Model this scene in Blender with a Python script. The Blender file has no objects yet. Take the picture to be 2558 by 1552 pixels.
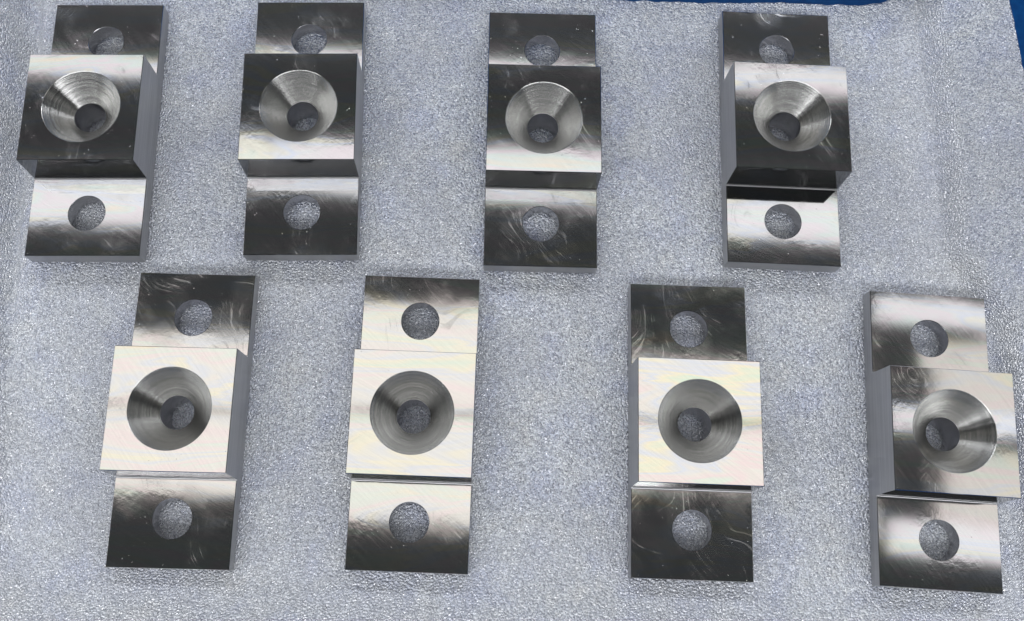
import bpy, bmesh, math, random
from mathutils import Vector, Matrix, noise

S = 0.04                      # one bracket width in metres
scene = bpy.context.scene
C = scene.collection

# ------------------------------------------------------------------ camera
CAM_H, PITCH, ROLL, FPX = 8.6889, 0.2673, 0.0430, 2536.6
PX, PY, IW, IH = 1220.9, 742.9, 2558.0, 1552.0
cam_data = bpy.data.cameras.new('camera')
cam = bpy.data.objects.new('camera', cam_data)
C.objects.link(cam)
fw = Vector((0, math.sin(PITCH), -math.cos(PITCH)))
up = Vector((0, math.cos(PITCH), math.sin(PITCH)))
rt = Vector((1, 0, 0))
cr, sr = math.cos(ROLL), math.sin(ROLL)
rt2, up2 = rt * cr + up * sr, up * cr - rt * sr
M = Matrix((rt2, up2, -fw)).transposed().to_4x4()
M.translation = Vector((0, 0, CAM_H * S))
cam.matrix_world = M
cam_data.sensor_fit = 'HORIZONTAL'
cam_data.sensor_width = 36.0
cam_data.lens = 36.0 * FPX / IW
cam_data.shift_x = (IW / 2 - PX) / IW
cam_data.shift_y = -(IH / 2 - PY) / IW
cam_data.clip_start = 0.01
cam_data.clip_end = 50
scene.camera = cam
scene.cycles.use_denoising = True
scene.cycles.sample_clamp_indirect = 3.0

# ------------------------------------------------------------------ light: dim hall, rows of ceiling tubes, plus added fill lamps
world = bpy.data.worlds.new('World')
scene.world = world
world.use_nodes = True
bg = world.node_tree.nodes['Background']
bg.inputs[0].default_value = (0.86, 0.94, 1.0, 1)
bg.inputs[1].default_value = 0.05
vs = scene.view_settings
vs.view_transform = 'Standard'
vs.look = 'None'
vs.exposure = 0.0
vs.gamma = 1.0
vs.use_curve_mapping = False

LZ = 30.0                     # height of the lamps over the foam
LK = CAM_H + LZ


def lamp(name, y0, y1, x0, x1, rad, col=(1, 1, 1), rz=0.0):
    """strip lamp; bounds are slopes seen from the mirrored eye, rad its radiance"""
    d = bpy.data.lights.new(name, 'AREA')
    d.shape = 'RECTANGLE'
    sx, sy = (x1 - x0) * LK * S, (y1 - y0) * LK * S
    d.size, d.size_y = sx, sy
    d.energy = rad * math.pi * sx * sy
    d.color = col
    o = bpy.data.objects.new(name, d)
    o.location = ((x0 + x1) / 2 * LK * S, (y0 + y1) / 2 * LK * S, LZ * S)
    o.rotation_euler.z = rz
    C.objects.link(o)
    return o


WARM, COOL, BLUE = (1, 0.965, 0.915), (0.96, 0.965, 1.0), (0.93, 0.945, 1.0)
lamp('ceiling_or_added_lamp', 0.044, 0.1460, -0.75, 0.375, 1.30, WARM)
lamp('ceiling_or_added_lamp', 0.1505, 0.261, -0.75, 0.375, 1.30, WARM)
lamp('ceiling_or_added_lamp', 0.360, 0.410, -0.95, 0.70, 1.3, COOL)
lamp('ceiling_or_added_lamp', 0.522, 0.555, -0.95, 0.70, 1.3, COOL)
for a, b in ((0.252, 0.280), (0.142, 0.164), (0.025, 0.057)):
    lamp('ceiling_or_added_lamp', a, b, 0.390, 0.85, 1.3, COOL, -0.05)
lamp('ceiling_or_added_lamp', 0.060, 0.138, 0.440, 0.9, 0.95, WARM, 0.02)  # added warm panels, giving the right-end bracket its beige reflection
lamp('ceiling_or_added_lamp', 0.168, 0.249, 0.435, 0.9, 0.95, WARM, 0.02)
lamp('ceiling_or_added_lamp', -0.190, -0.142, -0.80, 0.18, 5.5, COOL)  # added lamp: whitens the left flanges beside their blocks, brightens the bores
for y in (-0.42, -0.56):  # added fill behind the camera, outside what the top faces mirror
    lamp('ceiling_or_added_lamp', y - 0.055, y + 0.055, -0.85, 0.85, 8.8, COOL)
for y in (0.74, 0.92):  # added far fill beyond the back row, unseen in the steel
    lamp('ceiling_or_added_lamp', y - 0.06, y + 0.06, -1.0, 1.0, 8.2, BLUE)


# ------------------------------------------------------------------ materials
class NT:
    def __init__(self, name):
        self.m = bpy.data.materials.new(name)
        self.m.use_nodes = True
        self.t = self.m.node_tree
        self.t.nodes.clear()
        self.out = self.n('ShaderNodeOutputMaterial')

    def n(self, typ, ins=None, **kw):
        nd = self.t.nodes.new(typ)
        for k, v in kw.items():
            setattr(nd, k, v)
        for k, v in (ins or {}).items():
            self.set(nd, k, v)
        return nd

    def set(self, nd, k, v):
        s = nd.inputs[k]
        if isinstance(v, bpy.types.NodeSocket):
            self.t.links.new(v, s)
        elif isinstance(v, bpy.types.Node):
            self.t.links.new(v.outputs[0], s)
        else:
            s.default_value = v

    def math(self, op, a, b=0.0, c=0.0, clamp=False):
        nd = self.n('ShaderNodeMath', {0: a, 1: b, 2: c}, operation=op)
        nd.use_clamp = clamp
        return nd.outputs[0]

    def ramp(self, fac, stops, interp='LINEAR'):
        nd = self.n('ShaderNodeValToRGB', {'Fac': fac})
        nd.color_ramp.interpolation = interp
        el = nd.color_ramp.elements
        while len(el) < len(stops):
            el.new(0.5)
        for e, (pos, col) in zip(el, stops):
            e.position = pos
            e.color = col if len(col) == 4 else (*col, 1)
        return nd.outputs[0]

    def mixc(self, fac, a, b, mode='MIX'):
        nd = self.n('ShaderNodeMix', data_type='RGBA', blend_type=mode)
        self.set(nd, 0, fac)
        self.set(nd, 6, a)
        self.set(nd, 7, b)
        return nd.outputs[2]

    def noise(self, vec, scale, detail=2.0, rough=0.5, dist=0.0, dim='2D'):
        nd = self.n('ShaderNodeTexNoise', {'Vector': vec, 'Scale': scale, 'Detail': detail, 'Roughness': rough, 'Distortion': dist})
        nd.noise_dimensions = dim
        return nd.outputs[0]

    def mapping(self, vec, rot=(0, 0, 0), scale=(1, 1, 1), loc=(0, 0, 0)):
        return self.n('ShaderNodeMapping', {'Vector': vec, 'Rotation': rot, 'Scale': scale, 'Location': loc}).outputs[0]


def g(v):
    return (v, v, v, 1)


def make_milled():
    """top faces: fly-cut mirror steel under a film of oil"""
    T = NT('milled_steel')
    rnd = T.n('ShaderNodeObjectInfo').outputs['Random']
    off = T.n('ShaderNodeCombineXYZ', {0: T.math('MULTIPLY', rnd, 37.0), 1: T.math('MULTIPLY', rnd, 91.0), 2: 0.0}).outputs[0]
    vec = T.n('ShaderNodeVectorMath', {0: T.n('ShaderNodeTexCoord').outputs['Object'], 1: (1 / S, 1 / S, 1 / S), 2: off}, operation='MULTIPLY_ADD').outputs[0]
    # from here on one unit is one bracket width
    marks = T.noise(T.mapping(T.mapping(vec, rot=T.n('ShaderNodeCombineXYZ', {2: T.math('MULTIPLY_ADD', rnd, 0.7, -1.15)}).outputs[0]), scale=(66, 2.6, 1)), 1.0, 3.0, 0.6)   # diagonal cutter marks
    film = T.noise(vec, 1.3, 1.0, 0.5)                                                # slow waviness
    ripple = T.noise(vec, 11.0, 3.0, 0.6)                                             # oil ripple
    ripmask = T.ramp(T.noise(T.mapping(vec, loc=(5, 3, 0)), 2.2, 2.0, 0.5), [(0.46, g(0)), (0.70, g(1))])
    vor = T.n('ShaderNodeTexVoronoi', {'Vector': vec, 'Scale': 60}, voronoi_dimensions='2D').outputs
    dmask = T.ramp(T.noise(T.mapping(vec, loc=(11, 7, 0)), 2.6, 2.0, 0.5), [(0.46, g(0)), (0.60, g(1))])
    pick = T.math('LESS_THAN', T.n('ShaderNodeSeparateColor', {0: vor['Color']}).outputs[0], 0.012)
    drop = T.math('MULTIPLY', T.math('MULTIPLY', T.ramp(T.math('MULTIPLY', vor['Distance'], T.math('MULTIPLY_ADD', T.n('ShaderNodeSeparateColor', {0: vor['Color']}).outputs[1], 3.0, 1.0)), [(0.05, g(1)), (0.32, g(0))], 'EASE'), pick), dmask)
    wv = T.n('ShaderNodeTexNoise', {'Vector': vec, 'Scale': 1.4, 'Detail': 1.0}, noise_dimensions='2D').outputs['Color']
    sv = T.n('ShaderNodeVectorMath', {0: wv, 1: (0.9, 0.9, 0), 2: vec}, operation='MULTIPLY_ADD').outputs[0]
    sc = T.noise(T.mapping(T.mapping(sv, rot=(0, 0, -0.5)), scale=(30, 2.2, 1)), 1.0, 3.0, 0.65)          # wiped smears, fine scratches
    scuff = T.n('ShaderNodeSeparateColor', {0: T.n('ShaderNodeObjectInfo').outputs['Color']}).outputs[1]
    scm = T.ramp(T.math('MULTIPLY_ADD', T.math('SUBTRACT', scuff, 0.6), 0.30, T.noise(T.mapping(vec, loc=(21, 2, 0)), 2.3, 3.0, 0.6)), [(0.50, g(0)), (0.66, g(1))])
    scratch = T.math('MULTIPLY', T.ramp(sc, [(0.58, g(0)), (0.68, g(1))]), scm)
    h = T.math('MULTIPLY', marks, 0.0016)
    h = T.math('MULTIPLY_ADD', film, 0.11, h)
    h = T.math('MULTIPLY_ADD', T.math('MULTIPLY', ripple, ripmask), 0.024, h)
    h = T.math('MULTIPLY_ADD', drop, 0.05, h)
    h = T.math('MULTIPLY_ADD', scratch, 0.0020, h)
    bump = T.n('ShaderNodeBump', {'Height': h, 'Strength': 1.0, 'Distance': 0.00040})
    # oil film: faint interference tints in bands
    band = T.noise(T.mapping(vec, scale=(0.7, 4.2, 1)), 1.0, 3.0, 0.55, dist=0.5)
    tint = T.ramp(band, [(0.26, (0.76, 0.64, 0.46)), (0.36, (0.60, 0.69, 0.62)), (0.44, (0.72, 0.60, 0.62)), (0.50, (0.68, 0.66, 0.63)),
                         (0.56, (0.58, 0.62, 0.72)), (0.64, (0.74, 0.69, 0.52)), (0.74, (0.58, 0.70, 0.58))])
    amount = T.n('ShaderNodeSeparateColor', {0: T.n('ShaderNodeObjectInfo').outputs['Color']}).outputs[0]
    tint = T.mixc(amount, (0.66, 0.66, 0.65, 1), tint)
    rough = T.math('MULTIPLY_ADD', scm, 0.025, 0.062)
    tint = T.mixc(1.0, tint, T.ramp(marks, [(0.35, g(0.95)), (0.65, g(1.0))]), 'MULTIPLY')
    rough = T.math('MULTIPLY_ADD', scratch, 0.09, rough)
    rough = T.math('MULTIPLY_ADD', T.ramp(marks, [(0.45, g(0)), (0.70, g(1))]), 0.009, rough)
    bs = T.n('ShaderNodeBsdfPrincipled', {'Base Color': tint, 'Metallic': 1.0, 'Roughness': rough, 'Normal': bump})
    T.set(T.out, 'Surface', bs)
    return T.m


def make_side():
    """saw-brushed flanks, end faces and bores"""
    T = NT('brushed_steel')
    vec = T.n('ShaderNodeTexCoord').outputs['Object']
    u = 1 / S
    lines = T.noise(T.mapping(vec, scale=(u * 1.2, u * 1.2, u * 60)), 1.0, 2.0, 0.6, dim='3D')
    blot = T.noise(vec, u * 5, 2.0, 0.5, dim='3D')
    col = T.ramp(lines, [(0.3, (0.38, 0.38, 0.385)), (0.7, (0.50, 0.50, 0.50))])
    bump = T.n('ShaderNodeBump', {'Height': lines, 'Strength': 0.4, 'Distance': 0.00005})
    r = T.math('MULTIPLY_ADD', blot, 0.12, 0.26)
    bs = T.n('ShaderNodeBsdfPrincipled', {'Base Color': col, 'Metallic': 1.0, 'Roughness': r, 'Normal': bump})
    T.set(T.out, 'Surface', bs)
    return T.m


def make_faced():
    T = NT('faced_steel')
    vec = T.mapping(T.n('ShaderNodeTexCoord').outputs['Object'], scale=(120, 120, 2600))
    lines = T.noise(vec, 1.0, 2.0, 0.6, dim='3D')
    bump = T.n('ShaderNodeBump', {'Height': lines, 'Strength': 0.3, 'Distance': 0.00003})
    dull = T.math('MULTIPLY_ADD', T.n('ShaderNodeSeparateColor', {0: T.n('ShaderNodeObjectInfo').outputs['Color']}).outputs[2], 0.14, 0.07)
    bs = T.n('ShaderNodeBsdfPrincipled', {'Base Color': (0.19, 0.195, 0.20, 1), 'Metallic': 1.0, 'Roughness': dull, 'Normal': bump})
    T.set(T.out, 'Surface', bs)
    return T.m


def make_bore():
    T = NT('bored_steel')
    vec = T.n('ShaderNodeTexCoord').outputs['Object']
    grain = T.noise(T.mapping(vec, scale=(1, 1, 5)), 900, 2.0, 0.6, dim='3D')
    col = T.ramp(grain, [(0.3, (0.42, 0.42, 0.43)), (0.7, (0.52, 0.52, 0.53))])
    bump = T.n('ShaderNodeBump', {'Height': grain, 'Strength': 0.3, 'Distance': 0.00004})
    bs = T.n('ShaderNodeBsdfPrincipled', {'Base Color': col, 'Metallic': 1.0, 'Roughness': 0.24, 'Normal': bump})
    T.set(T.out, 'Surface', bs)
    return T.m


def make_turned():
    """countersink cone: concentric lathe marks"""
    T = NT('turned_steel')
    vec = T.n('ShaderNodeTexCoord').outputs['Object']
    w = T.math('MULTIPLY', T.n('ShaderNodeObjectInfo').outputs['Random'], 63.0)
    u = 1 / S
    spx = T.n('ShaderNodeSeparateXYZ', {0: vec})
    rad = T.math('SQRT', T.math('ADD', T.math('POWER', spx.outputs[0], 2.0), T.math('POWER', spx.outputs[1], 2.0)))
    wob = T.noise(vec, u * 1.6, 1.0, 0.5)
    cv = T.n('ShaderNodeCombineXYZ', {0: T.math('MULTIPLY', rad, u * 150), 1: T.math('MULTIPLY_ADD', wob, 0.7, w), 2: 0.0}).outputs[0]
    rings = T.noise(cv, 1.0, 3.0, 0.7)
    col = T.ramp(rings, [(0.3, (0.33, 0.33, 0.32)), (0.7, (0.58, 0.58, 0.56))])
    bump = T.n('ShaderNodeBump', {'Height': rings, 'Strength': 0.6, 'Distance': 0.00005})
    tan = T.n('ShaderNodeTangent', direction_type='RADIAL', axis='Z')
    bs = T.n('ShaderNodeBsdfPrincipled', {'Base Color': col, 'Metallic': 1.0, 'Roughness': 0.22, 'Anisotropic': 0.95, 'Anisotropic Rotation': 0.25,
                                          'Normal': bump, 'Tangent': tan.outputs[0]})
    T.set(T.out, 'Surface', bs)
    return T.m


def make_foam():
    """expanded polyethylene: shiny translucent bubbles"""
    T = NT('foam')
    vec = T.mapping(T.n('ShaderNodeTexCoord').outputs['UV'], scale=(1000, 1000, 1000))    # millimetres along the sheet
    warp = T.n('ShaderNodeTexNoise', {'Vector': vec, 'Scale': 0.8, 'Detail': 1.0}, noise_dimensions='2D').outputs['Color']
    v2 = T.n('ShaderNodeVectorMath', {0: warp, 1: (0.5, 0.5, 0.0), 2: vec}, operation='MULTIPLY_ADD').outputs[0]
    cells = T.n('ShaderNodeTexVoronoi', {'Vector': v2, 'Scale': 1.25}, voronoi_dimensions='2D').outputs
    small = T.n('ShaderNodeTexVoronoi', {'Vector': v2, 'Scale': 2.6}, voronoi_dimensions='2D').outputs
    mid = T.noise(vec, 0.40, 2.0, 0.55)
    big = T.noise(vec, 0.014, 2.0, 0.55)
    hue = T.noise(T.mapping(vec, loc=(310, 170, 0)), 0.060, 3.0, 0.65)
    h = T.math('MULTIPLY', cells['Distance'], -1.0)
    h = T.math('MULTIPLY_ADD', small['Distance'], -0.30, h)
    h = T.math('MULTIPLY_ADD', mid, 0.20, h)
    bump = T.n('ShaderNodeBump', {'Height': h, 'Strength': 1.0, 'Distance': 0.00085})
    cr_ = T.n('ShaderNodeSeparateColor', {0: cells['Color']}).outputs
    cs_ = T.n('ShaderNodeSeparateColor', {0: small['Color']}).outputs
    k = T.math('MULTIPLY_ADD', cr_[0], 0.45, T.math('MULTIPLY', cs_[0], 0.55))
    base = T.ramp(k, [(0.15, (0.38, 0.39, 0.43)), (0.45, (0.655, 0.665, 0.71)), (0.80, (0.90, 0.905, 0.925))])
    tint = T.ramp(hue, [(0.30, (0.80, 0.855, 1.0)), (0.47, (0.90, 0.945, 1.0)), (0.60, (0.945, 0.985, 1.0)), (0.74, (0.985, 1.0, 0.97))])
    base = T.mixc(1.0, base, tint, 'MULTIPLY')
    base = T.mixc(T.ramp(big, [(0.36, g(0.0)), (0.66, g(0.50))]), base, (0.46, 0.48, 0.53, 1))
    dif = T.n('ShaderNodeBsdfPrincipled', {'Base Color': base, 'Roughness': 0.40, 'Normal': bump, 'Specular IOR Level': 0.5})
    glo = T.n('ShaderNodeBsdfGlossy', {'Color': (1, 1, 1, 1), 'Roughness': 0.13, 'Normal': bump})
    spk = T.ramp(cs_[1], [(0.30, g(0.08)), (0.85, g(0.58))])
    mx = T.n('ShaderNodeMixShader', {0: spk, 1: dif, 2: glo})
    T.set(T.out, 'Surface', mx)
    return T.m


def make_blue():
    T = NT('blue_plastic')
    vec = T.n('ShaderNodeTexCoord').outputs['Object']
    n = T.noise(vec, 260, 4.0, 0.6, dim='3D')
    col = T.ramp(n, [(0.3, (0.004, 0.075, 0.27)), (0.7, (0.008, 0.13, 0.40))])
    bump = T.n('ShaderNodeBump', {'Height': n, 'Strength': 0.25, 'Distance': 0.0004})
    bs = T.n('ShaderNodeBsdfPrincipled', {'Base Color': col, 'Roughness': 0.42, 'Normal': bump})
    T.set(T.out, 'Surface', bs)
    return T.m


MILLED, SIDE, TURNED, FOAM, BLUEP, BORE, FACED = make_milled(), make_side(), make_turned(), make_foam(), make_blue(), make_bore(), make_faced()


# ------------------------------------------------------------------ helpers
def obj(name, bm, mats, parent=None, scale=S):
    me = bpy.data.meshes.new(name)
    bmesh.ops.recalc_face_normals(bm, faces=bm.faces)
    bmesh.ops.scale(bm, vec=(scale,) * 3, verts=bm.verts)
    bm.to_mesh(me)
    bm.free()
    for m in mats:
        me.materials.append(m)
    o = bpy.data.objects.new(name, me)
    C.objects.link(o)
    if parent:
        o.parent = parent
    return o


def hit(u, v, z):
    a, b = (u - PX) / FPX, -(v - PY) / FPX
    x, y = cr * a - sr * b, sr * a + cr * b
    d = rt * x + up * y + fw
    k = (z - CAM_H) / d.z
    return Vector((0, 0, CAM_H)) + d * k


# ------------------------------------------------------------------ foam liner and blue tray
def sp(t, w):
    t = t / w
    return w * (t if t > 20 else math.log1p(math.exp(t)))


def sig(t):
    return 1 / (1 + math.exp(-max(-40, min(40, t))))


def foam_z(x, y):
    t = max(0, min(1, (3.1 - y) / 0.9))
    xr = 4.12 + 0.42 * t * t * (3 - 2 * t) + 0.03 * math.sin(y * 2.1)
    z = 0.22 * sig((x - xr) / 0.045) + 0.30 * sp(x - xr - 0.12, 0.10)            # curls up the right wall
    xl = -4.10 - 0.093 * y + 0.03 * math.sin(y * 1.7)
    z += 0.42 * sig((xl - x) / 0.065) + 0.25 * sp(xl - 0.15 - x, 0.10)               # left wall
    z -= 0.24 * math.exp(-((x - xl - 0.04) / 0.10) ** 2) * max(0, min(1, (y - 0.6) / 2.0))
    z -= 0.06 * math.exp(-((x - xr + 0.02) / 0.06) ** 2)
    z += 0.55 * sp(-0.10 - y + 0.03 * math.sin(x * 1.3), 0.13)                    # near wall
    n = noise.noise(Vector((x * 0.55, y * 0.55, 3.3))) * 0.05 + noise.noise(Vector((x * 1.4, y * 1.4, 7.7))) * 0.018
    return z - 0.038 + n * 0.6


# rear and right borders of the sheet, solved where the photograph shows them
def border(u, v):
    z = 0.0
    for _ in range(30):
        P = hit(u, v, z)
        z = 0.5 * z + 0.5 * foam_z(P.x, P.y)
    return P.x, P.y


top_pts = sorted([border(u, v) for u, v in ((-400, -12), (0, -8), (480, -6), (900, -5), (1240, -2), (1420, -4), (1520, 0), (1640, 4), (1760, 8), (1850, 8),
                                            (1950, 7), (2060, 12), (2140, 14), (2190, 10), (2230, -4), (2320, -16), (2420, -30), (2520, -50))])
right_pts = sorted([(y, x) for x, y in [border(u, v) for u, v in ((2500, -60), (2520, 0), (2532, 50), (2540, 90), (2550, 140), (2559, 190), (2572, 260),
                                                                  (2600, 420), (2650, 800), (2680, 1200), (2700, 1700))]])


def interp(pts, t):
    if t <= pts[0][0]:
        return pts[0][1]
    for (a, b), (c, d) in zip(pts, pts[1:]):
        if t <= c:
            return b + (d - b) * (t - a) / (c - a)
    return pts[-1][1]


def build_foam():
    NX, NY = 420, 280
    X0, Y0 = -5.6, -1.25
    bm = bmesh.new()
    rows = []
    for j in range(NY + 1):
        r = []
        for i in range(NX + 1):
            a, b = i / NX, j / NY
            x, y = X0 + a * 10.8, Y0 + b * 6.8
            for _ in range(4):
                jx = 0.012 * noise.noise(Vector((y * 9, 1, 5)))
                jy = 0.014 * noise.noise(Vector((x * 9, 4, 2)))
                x1, y1 = interp(right_pts, y) + jx, interp(top_pts, x) + jy + 0.3 * max(0, min(1, (1.0 - x) / 0.6)) + 0.9 * max(0, min(1, (-3.2 - x) / 0.8))
                x, y = X0 + a * (x1 - X0), Y0 + b * (y1 - Y0)
            r.append(bm.verts.new((x, y, foam_z(x, y))))
        rows.append(r)
    for j in range(NY):
        for i in range(NX):
            bm.faces.new((rows[j][i], rows[j][i + 1], rows[j + 1][i + 1], rows[j + 1][i]))
    # arc-length coordinates so that the bubble texture is not stretched on the curled sides
    U = [[0.0] * (NX + 1) for _ in range(NY + 1)]
    V = [[0.0] * (NX + 1) for _ in range(NY + 1)]
    for j in range(NY + 1):
        for i in range(1, NX + 1):
            U[j][i] = U[j][i - 1] + (rows[j][i].co - rows[j][i - 1].co).length
    c0 = U[NY // 3][NX // 2]
    for j in range(NY + 1):
        d = U[j][NX // 2]
        for i in range(NX + 1):
            U[j][i] -= d
    for i in range(NX + 1):
        for j in range(1, NY + 1):
            V[j][i] = V[j - 1][i] + (rows[j][i].co - rows[j - 1][i].co).length
        d = V[NY // 3][i]
        for j in range(NY + 1):
            V[j][i] -= d
    coord = {}
    for j in range(NY + 1):
        for i in range(NX + 1):
            coord[rows[j][i]] = (U[j][i] * S, V[j][i] * S)
    uvl = bm.loops.layers.uv.new('UVMap')
    for f in bm.faces:
        for lp in f.loops:
            lp[uvl].uv = coord[lp.vert]
    # thickness: skirt and underside
    th = 0.085
    rim = rows[0][:] + [rows[j][-1] for j in range(1, NY + 1)] + rows[-1][-2::-1] + [rows[j][0] for j in range(NY - 1, 0, -1)]
    low = [bm.verts.new((v.co.x, v.co.y, v.co.z - th)) for v in rim]
    for a in range(len(rim)):
        b = (a + 1) % len(rim)
        f = bm.faces.new((rim[a], low[a], low[b], rim[b]))
        for lp in f.loops:
            c = coord.get(lp.vert) or coord[rim[a] if lp.vert is low[a] else rim[b]]
            lp[uvl].uv = (c[0] + (0 if lp.vert in coord else th * S), c[1])
    for f in bm.faces:
        f.smooth = True
    o = obj('foam_sheet', bm, [FOAM])
    o['label'] = 'sparkling grey-white packing foam sheet lining the blue tray under the brackets'
    o['category'] = 'foam sheet'
    return o


build_foam()


def slab(x0, x1, y0, y1, z0, z1, bev=0.03):
    bm = bmesh.new()
    bmesh.ops.create_cube(bm, size=1)
    for v in bm.verts:
        v.co = Vector(((x0 + x1) / 2 + v.co.x * (x1 - x0), (y0 + y1) / 2 + v.co.y * (y1 - y0), (z0 + z1) / 2 + v.co.z * (z1 - z0)))
    bmesh.ops.bevel(bm, geom=bm.edges[:], offset=bev, segments=2, affect='EDGES', profile=0.5)
    return bm


def build_tray():
    t = bpy.data.objects.new('plastic_tray', None)
    C.objects.link(t)
    t.location = (0, 2.2 * S, -0.7 * S)
    t['label'] = 'blue plastic tray showing behind the foam edge at the top and upper right'
    t['category'] = 'tray'
    off = Vector((0, -2.2, 0.7))

    def part(name, *a, **k):
        bm = slab(*a, **k)
        bmesh.ops.translate(bm, verts=bm.verts, vec=off)
        return obj(name, bm, [BLUEP], t)
    xl, xr, yf, yb, zt = -6.1, 5.75, -1.9, 6.3, 1.0
    part('tray_floor', xl, xr, yf, yb, -0.70, -0.58)
    part('side_wall', xl - 0.15, xl, yf - 0.15, yb + 0.15, -0.70, zt)
    part('side_wall', xr, xr + 0.15, yf - 0.15, yb + 0.15, -0.70, zt)
    part('end_wall', xl + 0.003, xr - 0.003, yf - 0.15, yf, -0.70, zt - 0.004)
    part('end_wall', xl + 0.003, xr - 0.003, yb, yb + 0.15, -0.70, zt - 0.004)


build_tray()

# ------------------------------------------------------------------ brackets
FB, FF, BL, TH, HT, HB, HF = 0.7431, 0.7395, 1.0097, 0.1749, 0.5587, 0.3473, 0.3420
R_CS, R_BORE, D_CS, R_HOLE = 0.341, 0.1400, 0.220, 0.1655
GW, GD = 0.014, 0.005
CH = 0.0045
LEAN = 0.0115
NSEG = 96


def rect_pts(cx, cy, x0, x1, y0, y1):
    """NSEG points round a rectangle, star-shaped about (cx, cy); corners always hit"""
    out = []
    for i in range(NSEG):
        a = 2 * math.pi * i / NSEG
        c, s = math.cos(a), math.sin(a)
        m = max(abs(c), abs(s))
        c, s = c / m, s / m
        out.append((cx + c * ((x1 - cx) if c > 0 else (cx - x0)), cy + s * ((y1 - cy) if s > 0 else (cy - y0))))
    return out


def strip(bm, A, B, mat=0, smooth=False):
    n = len(A)
    for i in range(n):
        j = (i + 1) % n
        f = bm.faces.new((A[i], A[j], B[j], B[i]))
        f.material_index = mat
        f.smooth = smooth


def circle(bm, r, z, cx=0, cy=0):
    return [bm.verts.new((cx + r * math.cos(2 * math.pi * i / NSEG), cy + r * math.sin(2 * math.pi * i / NSEG), z)) for i in range(NSEG)]


def mesh_block():
    bm = bmesh.new()
    hw, hl = 0.5, BL / 2
    inn = circle(bm, R_CS, HT)
    o1 = [bm.verts.new((x, y, HT)) for x, y in rect_pts(0, 0, -hw + CH, hw - CH, -hl + CH, hl - CH)]
    o2 = [bm.verts.new((x, y, HT - CH)) for x, y in rect_pts(0, 0, -hw, hw, -hl, hl)]
    om = [bm.verts.new((x, y, TH)) for x, y in rect_pts(0, 0, -hw, hw, -hl - LEAN, hl + LEAN)]
    o3 = [bm.verts.new((x, y, 0)) for x, y in rect_pts(0, 0, -hw, hw, -hl - LEAN, hl + LEAN)]
    strip(bm, inn, o1, 0)
    strip(bm, o1, o2, 0)
    strip(bm, o2, om, 1)
    strip(bm, om, o3, 1)
    for f in bm.faces:
        if f.material_index == 1 and all(abs(v.co.y) > hl - 1e-6 for v in f.verts):
            f.material_index = 2
    bot = circle(bm, R_BORE, 0)
    strip(bm, o3, bot, 1)
    return bm


def mesh_countersink():
    bm = bmesh.new()
    rings = [circle(bm, r, z) for r, z in ((R_CS, HT), (R_CS - 0.004, HT - 0.003), (R_BORE + 0.002, HT - D_CS))]
    strip(bm, rings[0], rings[1], 0)
    a = circle(bm, R_CS - 0.004, HT - 0.003)
    b = circle(bm, R_BORE, HT - D_CS)
    bm.verts.ensure_lookup_table()
    for v in rings[2]:
        bm.verts.remove(v)
    strip(bm, a, b, 0, True)
    c = circle(bm, R_BORE, HT - D_CS)
    d = circle(bm, R_BORE, 0)
    strip(bm, c, d, 1, True)
    return bm


def mesh_flange(L, hole, slope):
    """built pointing to -y from the block face at y=0; slope lowers its outer end"""
    bm = bmesh.new()
    zt = lambda y: TH + slope * (-y)
    y0, y1 = -GW, -L
    hw = 0.5
    inn = [bm.verts.new((v[0], v[1], zt(v[1]))) for v in [(R_HOLE * math.cos(2 * math.pi * i / NSEG), -hole + R_HOLE * math.sin(2 * math.pi * i / NSEG)) for i in range(NSEG)]]
    o1 = [bm.verts.new((x, y, zt(y))) for x, y in rect_pts(0, -hole, -hw + CH, hw - CH, y1 + CH, y0)]
    strip(bm, inn, o1, 0)
    o2c = rect_pts(0, -hole, -hw, hw, y1, y0)
    o2 = [bm.verts.new((x, y, zt(y) - (CH if (abs(x) > hw - 1e-6 or y < y1 + 1e-6) else 0))) for x, y in o2c]
    strip(bm, o1, o2, 0)
    o3 = []
    # flank and end walls (rear edge at the groove stays open)
    o3 = [bm.verts.new((x, y, 0)) for x, y in o2c]
    n = NSEG
    for i in range(n):
        j = (i + 1) % n
        if o2c[i][1] > y0 - 1e-6 and o2c[j][1] > y0 - 1e-6:
            continue
        f = bm.faces.new((o2[i], o2[j], o3[j], o3[i]))
        f.material_index = 1
    # relief groove against the block
    K = 6
    prof = []
    for k in range(K + 1):
        a = math.pi * k / K
        yy = -GW / 2 - GW / 2 * math.cos(math.pi - a) * -1
        prof.append((-GW * (1 - k / K), zt(-GW) * (1 - k / K) + TH * 1.0 * (k / K) - GD * math.sin(a)))
    for sgn in (0,):
        for (ya, za), (yb, zb) in zip(prof, prof[1:]):
            f = bm.faces.new([bm.verts.new(c) for c in ((-hw, ya, za), (hw, ya, za), (hw, yb, zb), (-hw, yb, zb))])
            f.material_index = 1
            f.smooth = True
            for s in (-hw, hw):
                f = bm.faces.new([bm.verts.new(c) for c in ((s, ya, za), (s, yb, zb), (s, yb, 0), (s, ya, 0))])
                f.material_index = 1
    return bm


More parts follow.
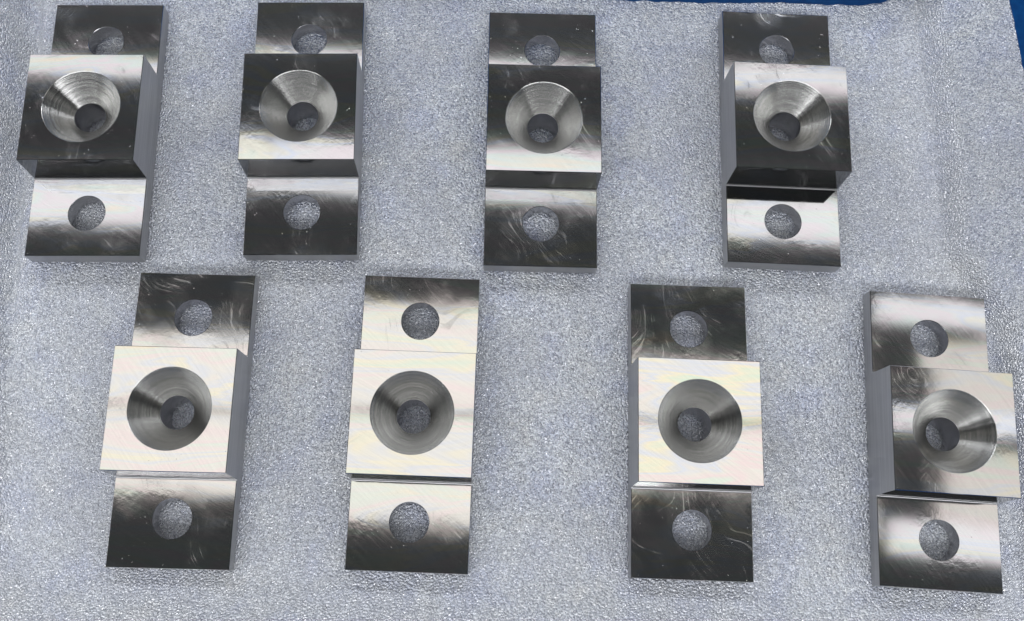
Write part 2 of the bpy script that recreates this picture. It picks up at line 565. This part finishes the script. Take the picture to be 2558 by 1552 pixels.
def mesh_hole(hole, slope):
    bm = bmesh.new()
    zt = lambda y: TH + slope * (-y)
    pts = lambda r: [(r * math.cos(2 * math.pi * i / NSEG), -hole + r * math.sin(2 * math.pi * i / NSEG)) for i in range(NSEG)]
    a = [bm.verts.new((x, y, zt(y))) for x, y in pts(R_HOLE)]
    b = [bm.verts.new((x, y, zt(y) - 0.004)) for x, y in pts(R_HOLE - 0.004)]
    strip(bm, a, b, 1, True)
    c = [bm.verts.new((x, y, zt(y) - 0.004)) for x, y in pts(R_HOLE - 0.004)]
    d = [bm.verts.new((x, y, 0)) for x, y in pts(R_HOLE - 0.004)]
    strip(bm, c, d, 1, True)
    return bm


# x, y, turn, tilt about x, tilt about y, rear flange slope, front flange slope, label
BR = [
    (-3.6202, 3.7824, 0.0456, -0.018, 0.000, 0.000, 0.000, 'steel bracket in the top left corner of the foam, its front flange mostly white'),
    (-1.7332, 3.8925, 0.0467, 0.0105, 0.000, -0.0175, 0.000, 'steel bracket second from the left in the back row, dark block with bright front edge'),
    (0.4163, 3.8792, 0.0199, 0.009, 0.000, -0.0175, 0.000, 'steel bracket third from the left in the back row, scratches on its dark front flange'),
    (2.5887, 3.9897, -0.0023, -0.009, 0.000, 0.000, 0.000, 'steel bracket at the right end of the back row, beside empty foam'),
    (-2.5243, 1.1874, 0.0176, -0.003, 0.000, -0.021, -0.0155, 'steel bracket at the left end of the front row, bright block between dark flanges'),
    (-0.5767, 1.2402, 0.0055, 0.000, 0.000, 0.000, 0.000, 'steel bracket second from the left in the front row, bright block and half-bright flanges'),
    (1.7440, 1.2747, 0.0053, 0.0025, 0.000, -0.032, -0.028, 'steel bracket third from the left in the front row, rainbow-tinted block, dark scuffed flanges'),
    (3.7973, 1.2805, -0.0251, 0.000, 0.000, 0.000, 0.000, 'steel bracket at the right end of the front row, its tall left flank in view'),
]
me_cache = {}


def cached(key, name, fn, mats):
    if key not in me_cache:
        bm = fn()
        bmesh.ops.recalc_face_normals(bm, faces=bm.faces)
        bmesh.ops.scale(bm, vec=(S, S, S), verts=bm.verts)
        me = bpy.data.meshes.new(name)
        bm.to_mesh(me)
        bm.free()
        for m in mats:
            me.materials.append(m)
        me_cache[key] = me
    return me_cache[key]


def child(name, me, parent, loc=(0, 0, 0), rz=0.0, film=0.45, scuff=0.40, dull=0.0):
    o = bpy.data.objects.new(name, me)
    C.objects.link(o)
    o.parent = parent
    o.location = Vector(loc) * S
    o.rotation_euler.z = rz
    o.color = (film, scuff, dull, 1)
    return o


for x, y, rz, tx, ty, sb, sf, label in BR:
    root = bpy.data.objects.new('steel_bracket', None)
    C.objects.link(root)
    root.rotation_mode = 'ZXY'
    root.location = (x * S, y * S, 0.0)
    root.rotation_mode = 'XYZ'
    root.rotation_euler = (tx, ty, rz)
    root['label'] = label
    root['category'] = 'bracket'
    root['group'] = 'machined brackets laid out on the foam'
    b = child('block', cached('block', 'block', mesh_block, [MILLED, SIDE, FACED]), root, film=0.75 if abs(x - 1.744) < 1e-3 else 0.55, dull={-1.7332: 0.32, 0.4163: 0.32}.get(x, 0.0))
    child('countersink', cached('cs', 'countersink', mesh_countersink, [TURNED, BORE]), b)
    scf = {0.4163: 0.75, 1.744: 0.95, -2.5243: 0.5}.get(x, 0.40)
    scb = {-2.5243: 0.85, 1.744: 0.8, -0.5767: 0.55}.get(x, 0.40)
    ff = child('flange', cached(('f', sf), 'flange', lambda: mesh_flange(FF - LEAN, HF - LEAN, sf), [MILLED, SIDE]), root, (0, -BL / 2 - LEAN, 0), scuff=scf)
    child('bolt_hole', cached(('fh', sf), 'bolt_hole', lambda: mesh_hole(HF - LEAN, sf), [MILLED, BORE]), ff)
    fb = child('flange', cached(('b', sb), 'flange', lambda: mesh_flange(FB - LEAN, HB - LEAN, sb), [MILLED, SIDE]), root, (0, BL / 2 + LEAN, 0), math.pi, scuff=scb)
    child('bolt_hole', cached(('bh', sb), 'bolt_hole', lambda: mesh_hole(HB - LEAN, sb), [MILLED, BORE]), fb)
